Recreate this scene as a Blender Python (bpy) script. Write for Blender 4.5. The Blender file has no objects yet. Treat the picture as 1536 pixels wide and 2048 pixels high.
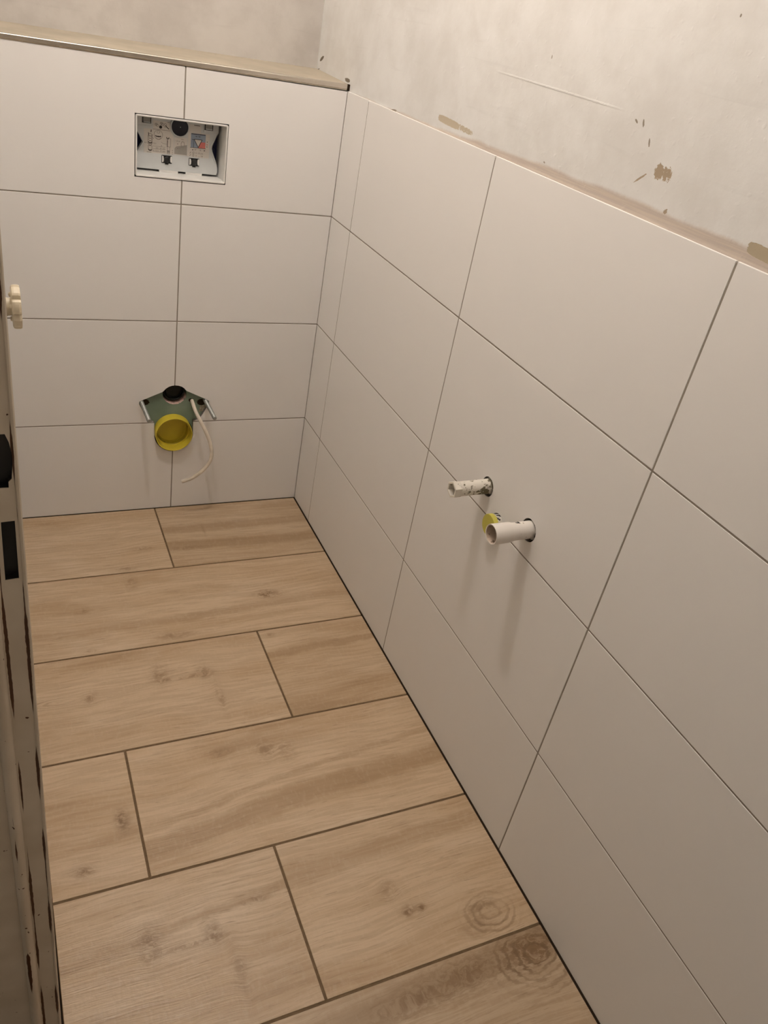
import bpy, bmesh, math, random
from mathutils import Vector, Matrix
random.seed(7)
scene = bpy.context.scene
COL = scene.collection

# ------------------------------------------------------------------ camera
cd = bpy.data.cameras.new('camera')
cd.sensor_fit = 'VERTICAL'; cd.sensor_height = 36.0; cd.lens = 27.902
cd.clip_start = 0.01; cd.clip_end = 50
cam = bpy.data.objects.new('camera', cd); COL.objects.link(cam)
cam.location = (-0.83747, -2.07096, 1.38716)
cam.rotation_mode = 'XYZ'
cam.rotation_euler = (math.radians(57.6564), math.radians(-9.8287), math.radians(-23.5421))
scene.camera = cam

# ------------------------------------------------------------------ world, exposure, lamp values
LAMP_POS = (-0.60, -0.80, 2.50)
LAMP_COLOR = (1.0, 0.915, 0.855)
LAMP_STRENGTH = 1430.0
w = bpy.data.worlds.new('world'); scene.world = w; w.use_nodes = True
w.node_tree.nodes['Background'].inputs[0].default_value = (1.0, 0.84, 0.66, 1)   # even fill added for the unseen hallway's light, also lifts the door frame
w.node_tree.nodes['Background'].inputs[1].default_value = 0.17
vs = scene.view_settings
vs.view_transform = 'Standard'; vs.look = 'None'; vs.gamma = 1.0; vs.use_curve_mapping = False
vs.exposure = 0.0

# ------------------------------------------------------------------ node helper
class NB:
    def __init__(s, name):
        s.m = bpy.data.materials.new(name); s.m.use_nodes = True
        s.t = s.m.node_tree; s.b = s.t.nodes['Principled BSDF']
    def _set(s, sock, v):
        if isinstance(v, bpy.types.NodeSocket): s.t.links.new(v, sock)
        else:
            if sock.type == 'RGBA' and hasattr(v, '__len__') and len(v) == 3: v = (*v, 1)
            sock.default_value = v
    def math(s, op, a, b=None, c=None, clamp=False):
        n = s.t.nodes.new('ShaderNodeMath'); n.operation = op; n.use_clamp = clamp
        for i, v in enumerate((a, b, c)):
            if v is not None: s._set(n.inputs[i], v)
        return n.outputs[0]
    def pos(s):
        if not hasattr(s, '_p'):
            g = s.t.nodes.new('ShaderNodeNewGeometry')
            n = s.t.nodes.new('ShaderNodeSeparateXYZ'); s.t.links.new(g.outputs['Position'], n.inputs[0])
            s._p = n.outputs
        return s._p
    def vec(s, x, y, z):
        n = s.t.nodes.new('ShaderNodeCombineXYZ')
        for i, v in enumerate((x, y, z)): s._set(n.inputs[i], v)
        return n.outputs[0]
    def noise(s, v, scale=1, detail=2, rough=.5, dist=0):
        n = s.t.nodes.new('ShaderNodeTexNoise')
        s._set(n.inputs['Vector'], v); n.inputs['Scale'].default_value = scale
        n.inputs['Detail'].default_value = detail; n.inputs['Roughness'].default_value = rough
        n.inputs['Distortion'].default_value = dist
        return n.outputs['Fac']
    def ramp(s, f, lo, hi, a=0.0, b=1.0):
        n = s.t.nodes.new('ShaderNodeMapRange'); n.interpolation_type = 'SMOOTHSTEP'
        s._set(n.inputs['Value'], f); n.inputs['From Min'].default_value = lo; n.inputs['From Max'].default_value = hi
        n.inputs['To Min'].default_value = a; n.inputs['To Max'].default_value = b
        return n.outputs[0]
    def mix(s, f, a, b, mode='MIX'):
        n = s.t.nodes.new('ShaderNodeMix'); n.data_type = 'RGBA'; n.blend_type = mode
        s._set(n.inputs[0], f); s._set(n.inputs[6], a); s._set(n.inputs[7], b)
        return n.outputs[2]
    def bump(s, h, strength=.3, dist=.001):
        n = s.t.nodes.new('ShaderNodeBump'); n.inputs['Strength'].default_value = strength
        n.inputs['Distance'].default_value = dist; s._set(n.inputs['Height'], h)
        s.t.links.new(n.outputs[0], s.b.inputs['Normal'])
    def out(s, color, rough=.5, spec=.5, metal=0.0):
        s._set(s.b.inputs['Base Color'], color); s._set(s.b.inputs['Roughness'], rough)
        s.b.inputs['Specular IOR Level'].default_value = spec; s.b.inputs['Metallic'].default_value = metal
        return s.m

def plain(name, col, rough=.5, spec=.4, metal=0.0, var=.06, scale=40, bump=0.0):
    n = NB(name); x, y, z = n.pos()
    f = n.noise(n.vec(x, y, z), scale, 3)
    c = n.mix(n.ramp(f, .3, .7), tuple(v*(1-var) for v in col), tuple(min(1, v*(1+var)) for v in col))
    if bump: n.bump(f, bump, .002)
    return n.out(c, rough, spec, metal)

M = {}
def mat_tile():
    n = NB('white_wall_tile'); x, y, z = n.pos()
    f = n.noise(n.vec(x, y, z), 3.0, 2)
    c = n.mix(f, (.84, .825, .805), (.87, .855, .84))
    return n.out(c, .48, .35)
M['tile'] = mat_tile()
M['grout'] = plain('grey_wall_grout', (.30, .265, .225), .9, .2)
M['floor_grout'] = plain('brown_floor_grout', (.17, .115, .065), .9, .2, var=.12, scale=120)
M['gap'] = plain('dark_filler_and_hole_shade', (.03, .02, .012), .9, .1)  # joint filler, also painted as shade in holes and open gaps
M['ledge'] = plain('beige_ledge_board', (.44, .39, .31), .85, .2, var=.08, scale=9, bump=.1)
M['steel'] = plain('brushed_steel', (.62, .57, .50), .27, .5, 1.0, var=.05, scale=30)
M['white_plastic'] = plain('white_plastic', (.74, .73, .70), .42, .4, var=.02)
M['panel_plastic'] = plain('pale_grey_plastic', (.60, .62, .62), .38, .45, var=.02)
M['navy'] = plain('navy_plastic', (.014, .020, .10), .3, .5)
M['cap_navy'] = plain('black_navy_rubber', (.006, .008, .018), .35, .5)
M['black'] = plain('black_plastic', (.010, .010, .010), .4, .5)
M['rubber'] = plain('black_rubber', (.006, .008, .006), .5, .3)
M['slot_grey'] = plain('grey_latch_plastic', (.32, .31, .28), .5, .4)
M['paper'] = plain('label_paper', (.68, .645, .60), .6, .3, var=.02)
M['ink'] = plain('printing_ink', (.045, .038, .035), .7, .2)
M['print_grey'] = plain('grey_print', (.40, .38, .35), .7, .2)
M['print_blue'] = plain('blue_print', (.30, .36, .46), .6, .3)
M['print_red'] = plain('red_print', (.66, .20, .18), .6, .3)
M['print_line'] = plain('fine_print', (.20, .17, .155), .7, .2)
M['pink'] = plain('pink_plaster_core', (.78, .56, .48), .9, .1, var=.22, scale=180, bump=.5)
M['yellow'] = plain('yellow_plastic', (.62, .50, .045), .36, .45, var=.05, scale=18)
M['yellow_cap'] = plain('yellow_green_plastic', (.54, .49, .085), .4, .4, var=.04, scale=20)
M['zinc'] = plain('zinc_plated_rod', (.33, .345, .33), .45, .5, .5, var=.1, scale=60)
M['cable'] = plain('pale_cable_sheath', (.70, .63, .53), .5, .4, var=.08, scale=50)
M['cream'] = plain('cream_plastic', (.68, .60, .45), .4, .45, var=.05)
M['bulb_glass'] = None

def mat_green():
    n = NB('green_plasterboard'); x, y, z = n.pos()
    f = n.noise(n.vec(x, y, z), 16, 4); g = n.noise(n.vec(x, y, z), 300, 2)
    c = n.mix(n.ramp(f, .3, .7), (.175, .235, .180), (.225, .285, .225))
    n.bump(g, .1, .001)
    return n.out(c, .8, .2)
M['green'] = mat_green()

def mat_dirty(name, base, dirt, lo, hi, scale=90, xlo=None, xhi=None):
    n = NB(name); x, y, z = n.pos()
    f = n.noise(n.vec(x, y, z), scale, 4, .6); g = n.noise(n.vec(x, y, z), scale*.3, 2)
    v = n.math('ADD', f, n.math('MULTIPLY', n.math('SUBTRACT', g, .5), .6))
    if xlo is not None: v = n.math('ADD', v, n.ramp(x, xlo, xhi, -.07, .07))
    k = n.ramp(v, lo, hi)
    n.bump(k, .25, .0006)
    return n.out(n.mix(k, base, dirt), n.math('MULTIPLY_ADD', k, .4, .4), .4)
M['plug_dirty'] = mat_dirty('white_plug_with_cement_spots', (.78, .74, .66), (.17, .145, .09), .545, .60, 130, -.085, .0)
M['plug_clean'] = mat_dirty('white_plug_nearly_clean', (.80, .76, .71), (.30, .24, .18), .70, .78, 70)
M['plug_inside'] = mat_dirty('dirty_plug_inside', (.56, .46, .37), (.16, .11, .075), .52, .66, 120)
M['sleeve'] = mat_dirty('cement_smeared_pipe', (.62, .60, .56), (.02, .018, .016), .46, .54, 150)

def mat_plaster(name, a, b, axis, right=False):
    """axis: which world axis runs along the wall (0 = x, 1 = y)"""
    n = NB(name); P = n.pos(); u = P[axis]; z = P[2]
    v3 = n.vec(u, z, 0.0)
    big = n.noise(v3, 3.2, 4, .6, .6); mid = n.noise(v3, 14, 4, .6); fine = n.noise(v3, 160, 3, .65)
    c = n.mix(n.ramp(n.math('MULTIPLY_ADD', mid, .4, n.math('MULTIPLY', big, .6)), .36, .62), a, b)
    # trowel strokes
    st = n.noise(n.vec(n.math('MULTIPLY', u, 3.0), n.math('MULTIPLY', z, 40.0), 3.0), 1.0, 3, .6, 1.2)
    c = n.mix(n.ramp(st, .60, .78, 0, .16), c, tuple(t*.72 for t in a))
    lump = n.noise(v3, 70, 2, .5)
    h = n.math('MULTIPLY_ADD', fine, .45, n.math('MULTIPLY', n.ramp(lump, .62, .75), .5))
    h = n.math('ADD', h, n.math('MULTIPLY', mid, 1.2))
    if right:
        wob = n.math('SUBTRACT', n.noise(n.vec(n.math('MULTIPLY', u, 7.0), 0.3, 0.0), 1.0, 3), .5)
        warp = n.math('SUBTRACT', n.noise(n.vec(n.math('MULTIPLY', u, 220.0), n.math('MULTIPLY', z, 220.0), 0.0), 1.0, 3, .7), .5)
        # raw band left along the top of the tiling, growing wider towards the door
        hi = n.math('MULTIPLY_ADD', n.ramp(u, -1.15, -.15), -.018, 1.221)
        hi = n.math('MULTIPLY_ADD', wob, .016, hi)
        hi = n.math('MULTIPLY_ADD', warp, .004, hi)
        d = n.math('SUBTRACT', hi, z)
        streak = n.noise(n.vec(n.math('MULTIPLY', u, 9.0), n.math('MULTIPLY', z, 320.0), 1.0), 1.0, 2)
        band = n.math('MULTIPLY', n.ramp(d, -.002, .006), n.ramp(streak, .2, .75, .75, 1))
        c = n.mix(band, c, n.mix(n.ramp(streak, .35, .65), (.52, .43, .37), (.63, .55, .47)))
        # chipped and filled places: (y, z, half length, half height, tilt deg, colour, warp)
        brown = (.40, .32, .23); grey = (.30, .26, .21); dark = (.16, .13, .10); sand = (.55, .48, .37)
        spots = [(-1.156, 1.2655, .0105, .0095, 40, brown, 1.1), (-1.171, 1.2655, .010, .009, 0, brown, 2.6),
                 (-1.0789, 1.3166, .0045, .0016, 30, grey, 1.0), (-1.0945, 1.3165, .0018, .006, -25, grey, 1.0),
                 (-1.1183, 1.2955, .0016, .006, -22, grey, .8), (-1.123, 1.2500, .013, .0016, -38, brown, 1.3),
                 (-.537, 1.2232, .047, .0066, 2, sand, .8), (-.605, 1.2215, .030, .0045, 3, sand, 3.4),
                 (-1.378, 1.2195, .031, .008, 3, (.46, .39, .28), .6), (.222, 1.2495, .016, .0045, -25, dark, .6),
                 (.2426, 1.2205, .012, .002, -20, dark, .6), (.0222, 1.2245, .018, .0045, 0, (.2, .17, .13), 1.6),
                 (-.8338, 1.3697, .0012, .003, -10, grey, .6), (-1.1925, 1.2224, .004, .003, -40, brown, 2.0),
                 (-.8866, 1.2215, .003, .0014, 10, grey, 1.0), (-1.205, 1.4546, .0015, .002, 0, grey, .5),
                 (-.272, 1.2015, .020, .0035, -8, grey, 1.0)]
        for (sy, sz, L, H, ang, colr, wp) in spots:
            ca, sa = math.cos(math.radians(ang)), math.sin(math.radians(-ang))
            du = n.math('SUBTRACT', u, sy); dz = n.math('SUBTRACT', z, sz)
            a1 = n.math('ADD', n.math('MULTIPLY', du, ca/L), n.math('MULTIPLY', dz, -sa/L))
            b1 = n.math('ADD', n.math('MULTIPLY', du, sa/H), n.math('MULTIPLY', dz, ca/H))
            aa = n.math('MULTIPLY', a1, a1); bb = n.math('MULTIPLY', b1, b1)
            if L > .028: aa = n.math('MULTIPLY', aa, aa); bb = n.math('MULTIPLY', bb, bb)      # boxy filler patches
            r2 = n.math('ADD', aa, bb)
            r2 = n.math('MULTIPLY_ADD', warp, wp*2.2, r2)
            k = n.ramp(r2, .85, 1.0, 1.0, 0.0)
            c = n.mix(k, c, colr); h = n.math('MULTIPLY_ADD', k, -1.2, h)
        # long crack ridge in the filler
        line = n.math('SUBTRACT', z, n.math('MULTIPLY_ADD', n.math('ADD', u, .7943), .0122, 1.3284))
        line = n.math('MULTIPLY_ADD', warp, .004, line)
        ridge = n.math('MULTIPLY', n.ramp(n.math('ABSOLUTE', line), .0004, .0022, 1.0, 0.0),
                       n.math('MULTIPLY', n.ramp(u, -1.06, -.99), n.ramp(u, -.75, -.66, 1, 0)))
        h = n.math('MULTIPLY_ADD', ridge, 1.6, h)
    n.bump(h, .32, .0012)
    return n.out(c, .75, .25)
M['plaster_right'] = mat_plaster('patched_white_plaster', (.72, .71, .69), (.81, .81, .80), 1, True)
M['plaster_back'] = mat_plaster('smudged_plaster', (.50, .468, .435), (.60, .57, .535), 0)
M['plaster'] = mat_plaster('plain_white_plaster', (.72, .68, .62), (.80, .76, .70), 1)
M['raw'] = mat_plaster('low_bounce_grey_plaster', (.40, .37, .33), (.48, .45, .41), 0)  # grey made up for the unseen front wall to weaken its bounced light
M['ceiling'] = plain('ceiling_paint', (.80, .77, .72), .9, .1, var=.02, scale=5)

def mat_wood(name, seed, knots, tone=0.0, rings=None, bands=()):
    n = NB(name); x, y, z = n.pos()
    dark = None; wy = n.math('ADD', y, 0.0)
    nz = n.math('SUBTRACT', n.noise(n.vec(x, y, seed*1.0), 28, 3, .6), .5)
    for (kx, ky, sx, sy, amt) in knots:
        dx = n.math('MULTIPLY', n.math('SUBTRACT', x, kx), 1/sx); dy = n.math('MULTIPLY', n.math('SUBTRACT', y, ky), 1/sy)
        r2 = n.math('ADD', n.math('MULTIPLY', dx, dx), n.math('MULTIPLY', dy, dy))
        r2 = n.math('MULTIPLY_ADD', nz, 1.6, r2)
        g = n.math('POWER', 2.718, n.math('MULTIPLY', r2, -1.0))
        wy = n.math('MULTIPLY_ADD', n.math('MULTIPLY', dy, g), -sy*(.75 if sy <= sx*1.2 else .25), wy)
        a = n.math('MULTIPLY', g, amt)
        dark = a if dark is None else n.math('ADD', dark, a)
    wav = n.math('SUBTRACT', n.noise(n.vec(n.math('MULTIPLY', x, 2.4), n.math('MULTIPLY', y, 3.0), seed*2.3), 1.0, 2), .5)
    wy = n.math('MULTIPLY_ADD', wav, .06, wy)
    S = seed*5.17
    streak = n.noise(n.vec(n.math('MULTIPLY_ADD', x, 1.7, S), n.math('MULTIPLY', wy, 15.0), S), 1.0, 4, .55)
    blotch = n.noise(n.vec(n.math('MULTIPLY_ADD', x, 4.0, S), n.math('MULTIPLY', wy, 9.0), S+3), 1.0, 3, .6)
    fine = n.noise(n.vec(n.math('MULTIPLY_ADD', x, 9.0, S), n.math('MULTIPLY', wy, 150.0), S), 1.0, 3, .6)
    pore = n.noise(n.vec(n.math('MULTIPLY_ADD', x, 22.0, S), n.math('MULTIPLY', wy, 420.0), S), 1.0, 2, .6)
    saw = n.noise(n.vec(n.math('MULTIPLY_ADD', x, 160.0, S), n.math('MULTIPLY', y, 70.0), S), 1.0, 2, .5)
    t = 1.0 + tone
    lite = (.60*t, .458*t, .312*t); mid = (.51*t, .368*t, .230*t); drk = (.35*t, .232*t, .127*t); pale = (.69*t, .565*t, .42*t)
    c = n.mix(n.ramp(streak, .36, .60), mid, lite)
    c = n.mix(n.ramp(blotch, .52, .80, 0, .65), c, pale)
    c = n.mix(n.ramp(streak, .26, .40, .6, 0), c, drk)
    for (bx, by, slope, wd, amt) in bands:
        q = n.math('SUBTRACT', y, n.math('MULTIPLY_ADD', n.math('SUBTRACT', x, bx), slope, by))
        q = n.math('MULTIPLY_ADD', nz, .02, q)
        q = n.math('MULTIPLY_ADD', wav, .05, q)
        k = n.ramp(n.math('ABSOLUTE', q), wd*.35, wd, amt, 0)
        c = n.mix(k, c, drk)
    c = n.mix(n.ramp(fine, .40, .60, .34, 0), c, drk)
    c = n.mix(n.ramp(saw, .50, .72, 0, .12), c, pale)
    c = n.mix(n.ramp(pore, .62, .72, 0, .45), c, (.22, .145, .08))
    h = n.math('MULTIPLY_ADD', pore, -.8, n.math('MULTIPLY_ADD', fine, .9, n.math('MULTIPLY', saw, .35)))
    if dark is not None:
        crk = n.noise(n.vec(n.math('MULTIPLY', x, 70.0), n.math('MULTIPLY', wy, 150.0), S), 1.0, 3, .65, .8)
        k = n.math('MULTIPLY', dark, n.ramp(crk, .38, .60, .25, 1.0), None, True)
        c = n.mix(n.math('MINIMUM', k, .9), c, (.20, .115, .05))
        h = n.math('MULTIPLY_ADD', k, -.5, h)
    for (rx, ry, sx, sy, amt, fr) in (rings or ()):
        dx = n.math('MULTIPLY', n.math('SUBTRACT', x, rx), 1/sx); dy = n.math('MULTIPLY', n.math('SUBTRACT', y, ry), 1/sy)
        r = n.math('SQRT', n.math('ADD', n.math('MULTIPLY', dx, dx), n.math('MULTIPLY', dy, dy)))
        r = n.math('MULTIPLY_ADD', nz, .28, r)
        r = n.math('MULTIPLY_ADD', n.math('SUBTRACT', fine, .5), .16, r)
        s = n.math('SINE', n.math('MULTIPLY', r, fr))
        fade = n.math('MULTIPLY', n.ramp(r, .45, 1.05, amt, 0), n.ramp(r, .03, .15, .4, 1))
        k = n.math('MULTIPLY', n.math('MULTIPLY', n.ramp(s, -.2, 1.0), n.ramp(blotch, .34, .58, .15, 1)), fade)
        c = n.mix(k, c, (.17, .10, .045)); h = n.math('MULTIPLY_ADD', k, -.7, h)
    n.bump(h, .42, .0012)
    return n.out(c, n.ramp(fine, .3, .7, .30, .44), .5)

def mat_paint():
    """old cream gloss paint on the jamb, worn to dark wood along the edges and in spots"""
    n = NB('worn_cream_gloss_paint'); x, y, z = n.pos()
    xs = n.math('MULTIPLY_ADD', n.math('SUBTRACT', z, .64), -.0051, x)      # follow the lean of the jamb
    f = n.noise(n.vec(x, y, z), 12, 3)
    c = n.mix(n.ramp(f, .3, .7), (.60, .52, .41), (.70, .62, .51))
    wood = n.mix(n.noise(n.vec(n.math('MULTIPLY', x, 200.0), y, n.math('MULTIPLY', z, 8.0)), 1.0, 2), (.055, .022, .009), (.12, .05, .02))
    for (x0, wd, lo, hi, sd) in ((-.8366, .0016, .44, .58, 1.0), (-.8553, .0016, .43, .56, 5.0), (-.8668, .0022, .56, .63, 9.0), (-.8318, .0006, .50, .60, 14.0)):
        a = n.noise(n.vec(sd, n.math('MULTIPLY', z, 7.0), 0.0), 1.0, 1)
        b = n.noise(n.vec(n.math('MULTIPLY', x, 300.0), sd, n.math('MULTIPLY', z, 90.0)), 1.0, 3)
        wid = n.math('MULTIPLY', n.ramp(a, lo, hi), n.math('MULTIPLY_ADD', b, wd*1.2, wd*.5))
        k = n.ramp(n.math('SUBTRACT', wid, n.math('ABSOLUTE', n.math('SUBTRACT', xs, x0))), 0.0, .0003)
        c = n.mix(k, c, wood)
    sp = n.noise(n.vec(x, y, z), 150, 2, .4)
    c = n.mix(n.ramp(sp, .745, .765), c, wood)
    n.bump(n.noise(n.vec(n.math('MULTIPLY', x, 30.0), y, n.math('MULTIPLY', z, 14.0)), 1.0, 3), .15, .002)
    return n.out(c, .42, .45)
M['paint'] = mat_paint()

# ------------------------------------------------------------------ object helpers
WL = {}
def wloc(o): return WL.get(o.name, Vector((0, 0, 0))) if o else Vector((0, 0, 0))
def link(name, me, parent=None, loc=None):
    """mesh given in world coordinates; the object's origin is put at loc"""
    o = bpy.data.objects.new(name, me); COL.objects.link(o)
    L = Vector(loc) if loc is not None else (wloc(parent) if parent else Vector((0, 0, 0)))
    me.transform(Matrix.Translation(-L))
    if parent: o.parent = parent; o.location = L - wloc(parent)
    else: o.location = L
    WL[o.name] = L
    return o
def tag(o, label, cat, group=None):
    o['label'] = label; o['category'] = cat
    if group: o['group'] = group
    return o
def thing(name, loc, label, cat, group=None):
    o = bpy.data.objects.new(name, None); COL.objects.link(o); o.location = loc
    o.empty_display_size = .02; WL[o.name] = Vector(loc)
    return tag(o, label, cat, group)
def struct(o): o['kind'] = 'structure'; return o
def me_from(bm, mat, smooth=False):
    bmesh.ops.recalc_face_normals(bm, faces=bm.faces)
    me = bpy.data.meshes.new('mesh'); bm.to_mesh(me); bm.free()
    if mat: me.materials.append(M[mat] if isinstance(mat, str) else mat)
    if smooth:
        for p in me.polygons: p.use_smooth = True
        me.set_sharp_from_angle(angle=math.radians(40))
    return me
def bm_box(bm, lo, hi, bev=0.0):
    b2 = bmesh.new(); bmesh.ops.create_cube(b2, size=1)
    for v in b2.verts: v.co = Vector([(lo[i]+hi[i])/2 + v.co[i]*(hi[i]-lo[i]) for i in range(3)])
    if bev: bmesh.ops.bevel(b2, geom=b2.edges[:], offset=bev, segments=1, affect='EDGES')
    t = bpy.data.meshes.new('t'); b2.to_mesh(t); b2.free(); bm.from_mesh(t); bpy.data.meshes.remove(t)
def box(name, lo, hi, mat, parent=None, bev=0.0, loc=None):
    bm = bmesh.new(); bm_box(bm, lo, hi, bev)
    return link(name, me_from(bm, mat), parent, loc if loc is not None else ((Vector(lo)+Vector(hi))/2 if parent is None else None))
def bm_prism(bm, pts, axis, a, b):
    """polygon pts (2-D, in the two axes other than `axis`, ascending order) extruded from a to b along axis"""
    def p3(p, t):
        q = [p[0], p[1]]; q.insert(axis, t); return q
    va = [bm.verts.new(p3(p, a)) for p in pts]; vb = [bm.verts.new(p3(p, b)) for p in pts]
    bm.faces.new(va); bm.faces.new(list(reversed(vb)))
    for i in range(len(pts)):
        j = (i+1) % len(pts); bm.faces.new((va[i], vb[i], vb[j], va[j]))
def prism(name, pts, axis, a, b, mat, parent=None, loc=None, bev=0):
    bm = bmesh.new(); bm_prism(bm, pts, axis, a, b)
    if bev: bmesh.ops.bevel(bm, geom=bm.edges[:], offset=bev, segments=2, affect='EDGES')
    return link(name, me_from(bm, mat), parent, loc)
def bm_lathe(bm, prof, c, d, seg=32, scal=None):
    """prof: list of (radius, distance along d from c)"""
    d = Vector(d).normalized(); up = Vector((0, 0, 1)) if abs(d.z) < .9 else Vector((1, 0, 0))
    u = d.cross(up).normalized(); v = u.cross(d).normalized(); c = Vector(c); rings = []
    for r, t in prof:
        if r < 1e-6: rings.append([bm.verts.new(c+d*t)])
        else: rings.append([bm.verts.new(c+d*t+(u*math.cos(2*math.pi*k/seg)+v*math.sin(2*math.pi*k/seg))*r*(scal(k/seg) if scal else 1)) for k in range(seg)])
    for A, B in zip(rings, rings[1:]):
        for k in range(seg):
            j = (k+1) % seg
            if len(A) == 1 and len(B) == 1: continue
            if len(A) == 1: bm.faces.new((A[0], B[k], B[j]))
            elif len(B) == 1: bm.faces.new((A[k], B[0], A[j]))
            else: bm.faces.new((A[k], B[k], B[j], A[j]))
def lathe(name, prof, c, d, mat, parent=None, seg=32, loc=None, smooth=True, scal=None):
    bm = bmesh.new(); bm_lathe(bm, prof, c, d, seg, scal)
    return link(name, me_from(bm, mat, smooth), parent, loc)
def bm_tube(bm, pts, r, seg=12):
    pts = [Vector(p) for p in pts]; rings = []; pu = None
    for i, p in enumerate(pts):
        d = (pts[min(i+1, len(pts)-1)] - pts[max(i-1, 0)]).normalized()
        if pu is None: pu = d.cross(Vector((.3, .2, .9))).normalized()
        u = (pu - d*pu.dot(d)).normalized(); v = d.cross(u); pu = u
        rings.append([bm.verts.new(p+(u*math.cos(2*math.pi*k/seg)+v*math.sin(2*math.pi*k/seg))*r) for k in range(seg)])
    for A, B in zip(rings, rings[1:]):
        for k in range(seg): bm.faces.new((A[k], A[(k+1) % seg], B[(k+1) % seg], B[k]))
    bm.faces.new(rings[0]); bm.faces.new(list(reversed(rings[-1])))
def spline(pts, n=8):
    P = [Vector(p) for p in pts]; out = []
    for i in range(len(P)-1):
        a, b, c, d = P[max(i-1, 0)], P[i], P[i+1], P[min(i+2, len(P)-1)]
        for k in range(n):
            t = k/n; out.append(.5*((2*b)+(c-a)*t+(2*a-5*b+4*c-d)*t*t+(3*b-a-3*c+d)*t**3))
    return out + [P[-1]]
def cutter(bm):
    me = me_from(bm, None); o = bpy.data.objects.new('cutter', me); COL.objects.link(o); return o
def cut(o, cutters):
    """subtract the cutter meshes from o for good"""
    for c in cutters:
        md = o.modifiers.new('cut', 'BOOLEAN'); md.operation = 'DIFFERENCE'; md.object = c; md.solver = 'EXACT'
    bpy.context.view_layer.update()
    dg = bpy.context.evaluated_depsgraph_get()
    me = bpy.data.meshes.new_from_object(o.evaluated_get(dg)); o.modifiers.clear(); o.data = me
def kill(cs):
    for c in cs: bpy.data.objects.remove(c)
def circle(cx, cy, r, n=40, a0=0, a1=360):
    return [(cx+r*math.cos(math.radians(a0+(a1-a0)*k/n)), cy+r*math.sin(math.radians(a0+(a1-a0)*k/n))) for k in range(n if a1-a0 == 360 else n+1)]

# ------------------------------------------------------------------ measures of the room
G = .0015                                   # half a wall joint
XL = -0.842                                 # left wall plaster
YB = 0.252                                  # back plaster wall above the ledge
YF = -2.36; ZC = 2.68
ROWS = [0.0, .2923, .5950, .8980, 1.2018]
Y_DOOR0, Y_DOOR1 = -1.42, -2.25

# ------------------------------------------------------------------ cut-outs
CUT_WC = [(-.497, .352), (-.4965, .3595), (-.485, .3657), (-.4333, .3884), (-.4245, .3985), (-.4169, .4038), (-.408, .407), (-.399, .4078), (-.390, .407),
          (-.3807, .4037), (-.3735, .3985), (-.3677, .3909), (-.3105, .363), (-.3015, .3575), (-.3006, .3496), (-.308, .3341), (-.3188, .3134), (-.3265, .3004), (-.3439, .2935), (-.343, .2480)]
CUT_WC += [(-.398+.0552*math.cos(math.radians(a)), .2515+.0552*math.sin(math.radians(a))) for a in range(-5, -180, -11)]
CUT_WC += [(-.4535, .2480), (-.4549, .2935), (-.4708, .2955)]
BOX = (-.5125, -.2930, .9535, 1.0925)       # flush-plate opening x0,x1,z0,z1
HOLES = [(-.982, .648, .0200), (-1.133, .6485, .0220), (-1.0420, .5990, .0225)]
PLUG1, PLUG2, DRAIN = HOLES
b = bmesh.new(); bm_prism(b, CUT_WC, 1, -.05, .0112); cut_wc = cutter(b)
b = bmesh.new(); bm_box(b, (BOX[0], -.05, BOX[2]), (BOX[1], .12, BOX[3])); cut_box = cutter(b)
cut_h = []
for (hy, hz, hr) in HOLES:
    b = bmesh.new(); bm_prism(b, circle(hy, hz, hr), 0, -.05, .06); cut_h.append(cutter(b))

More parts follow.
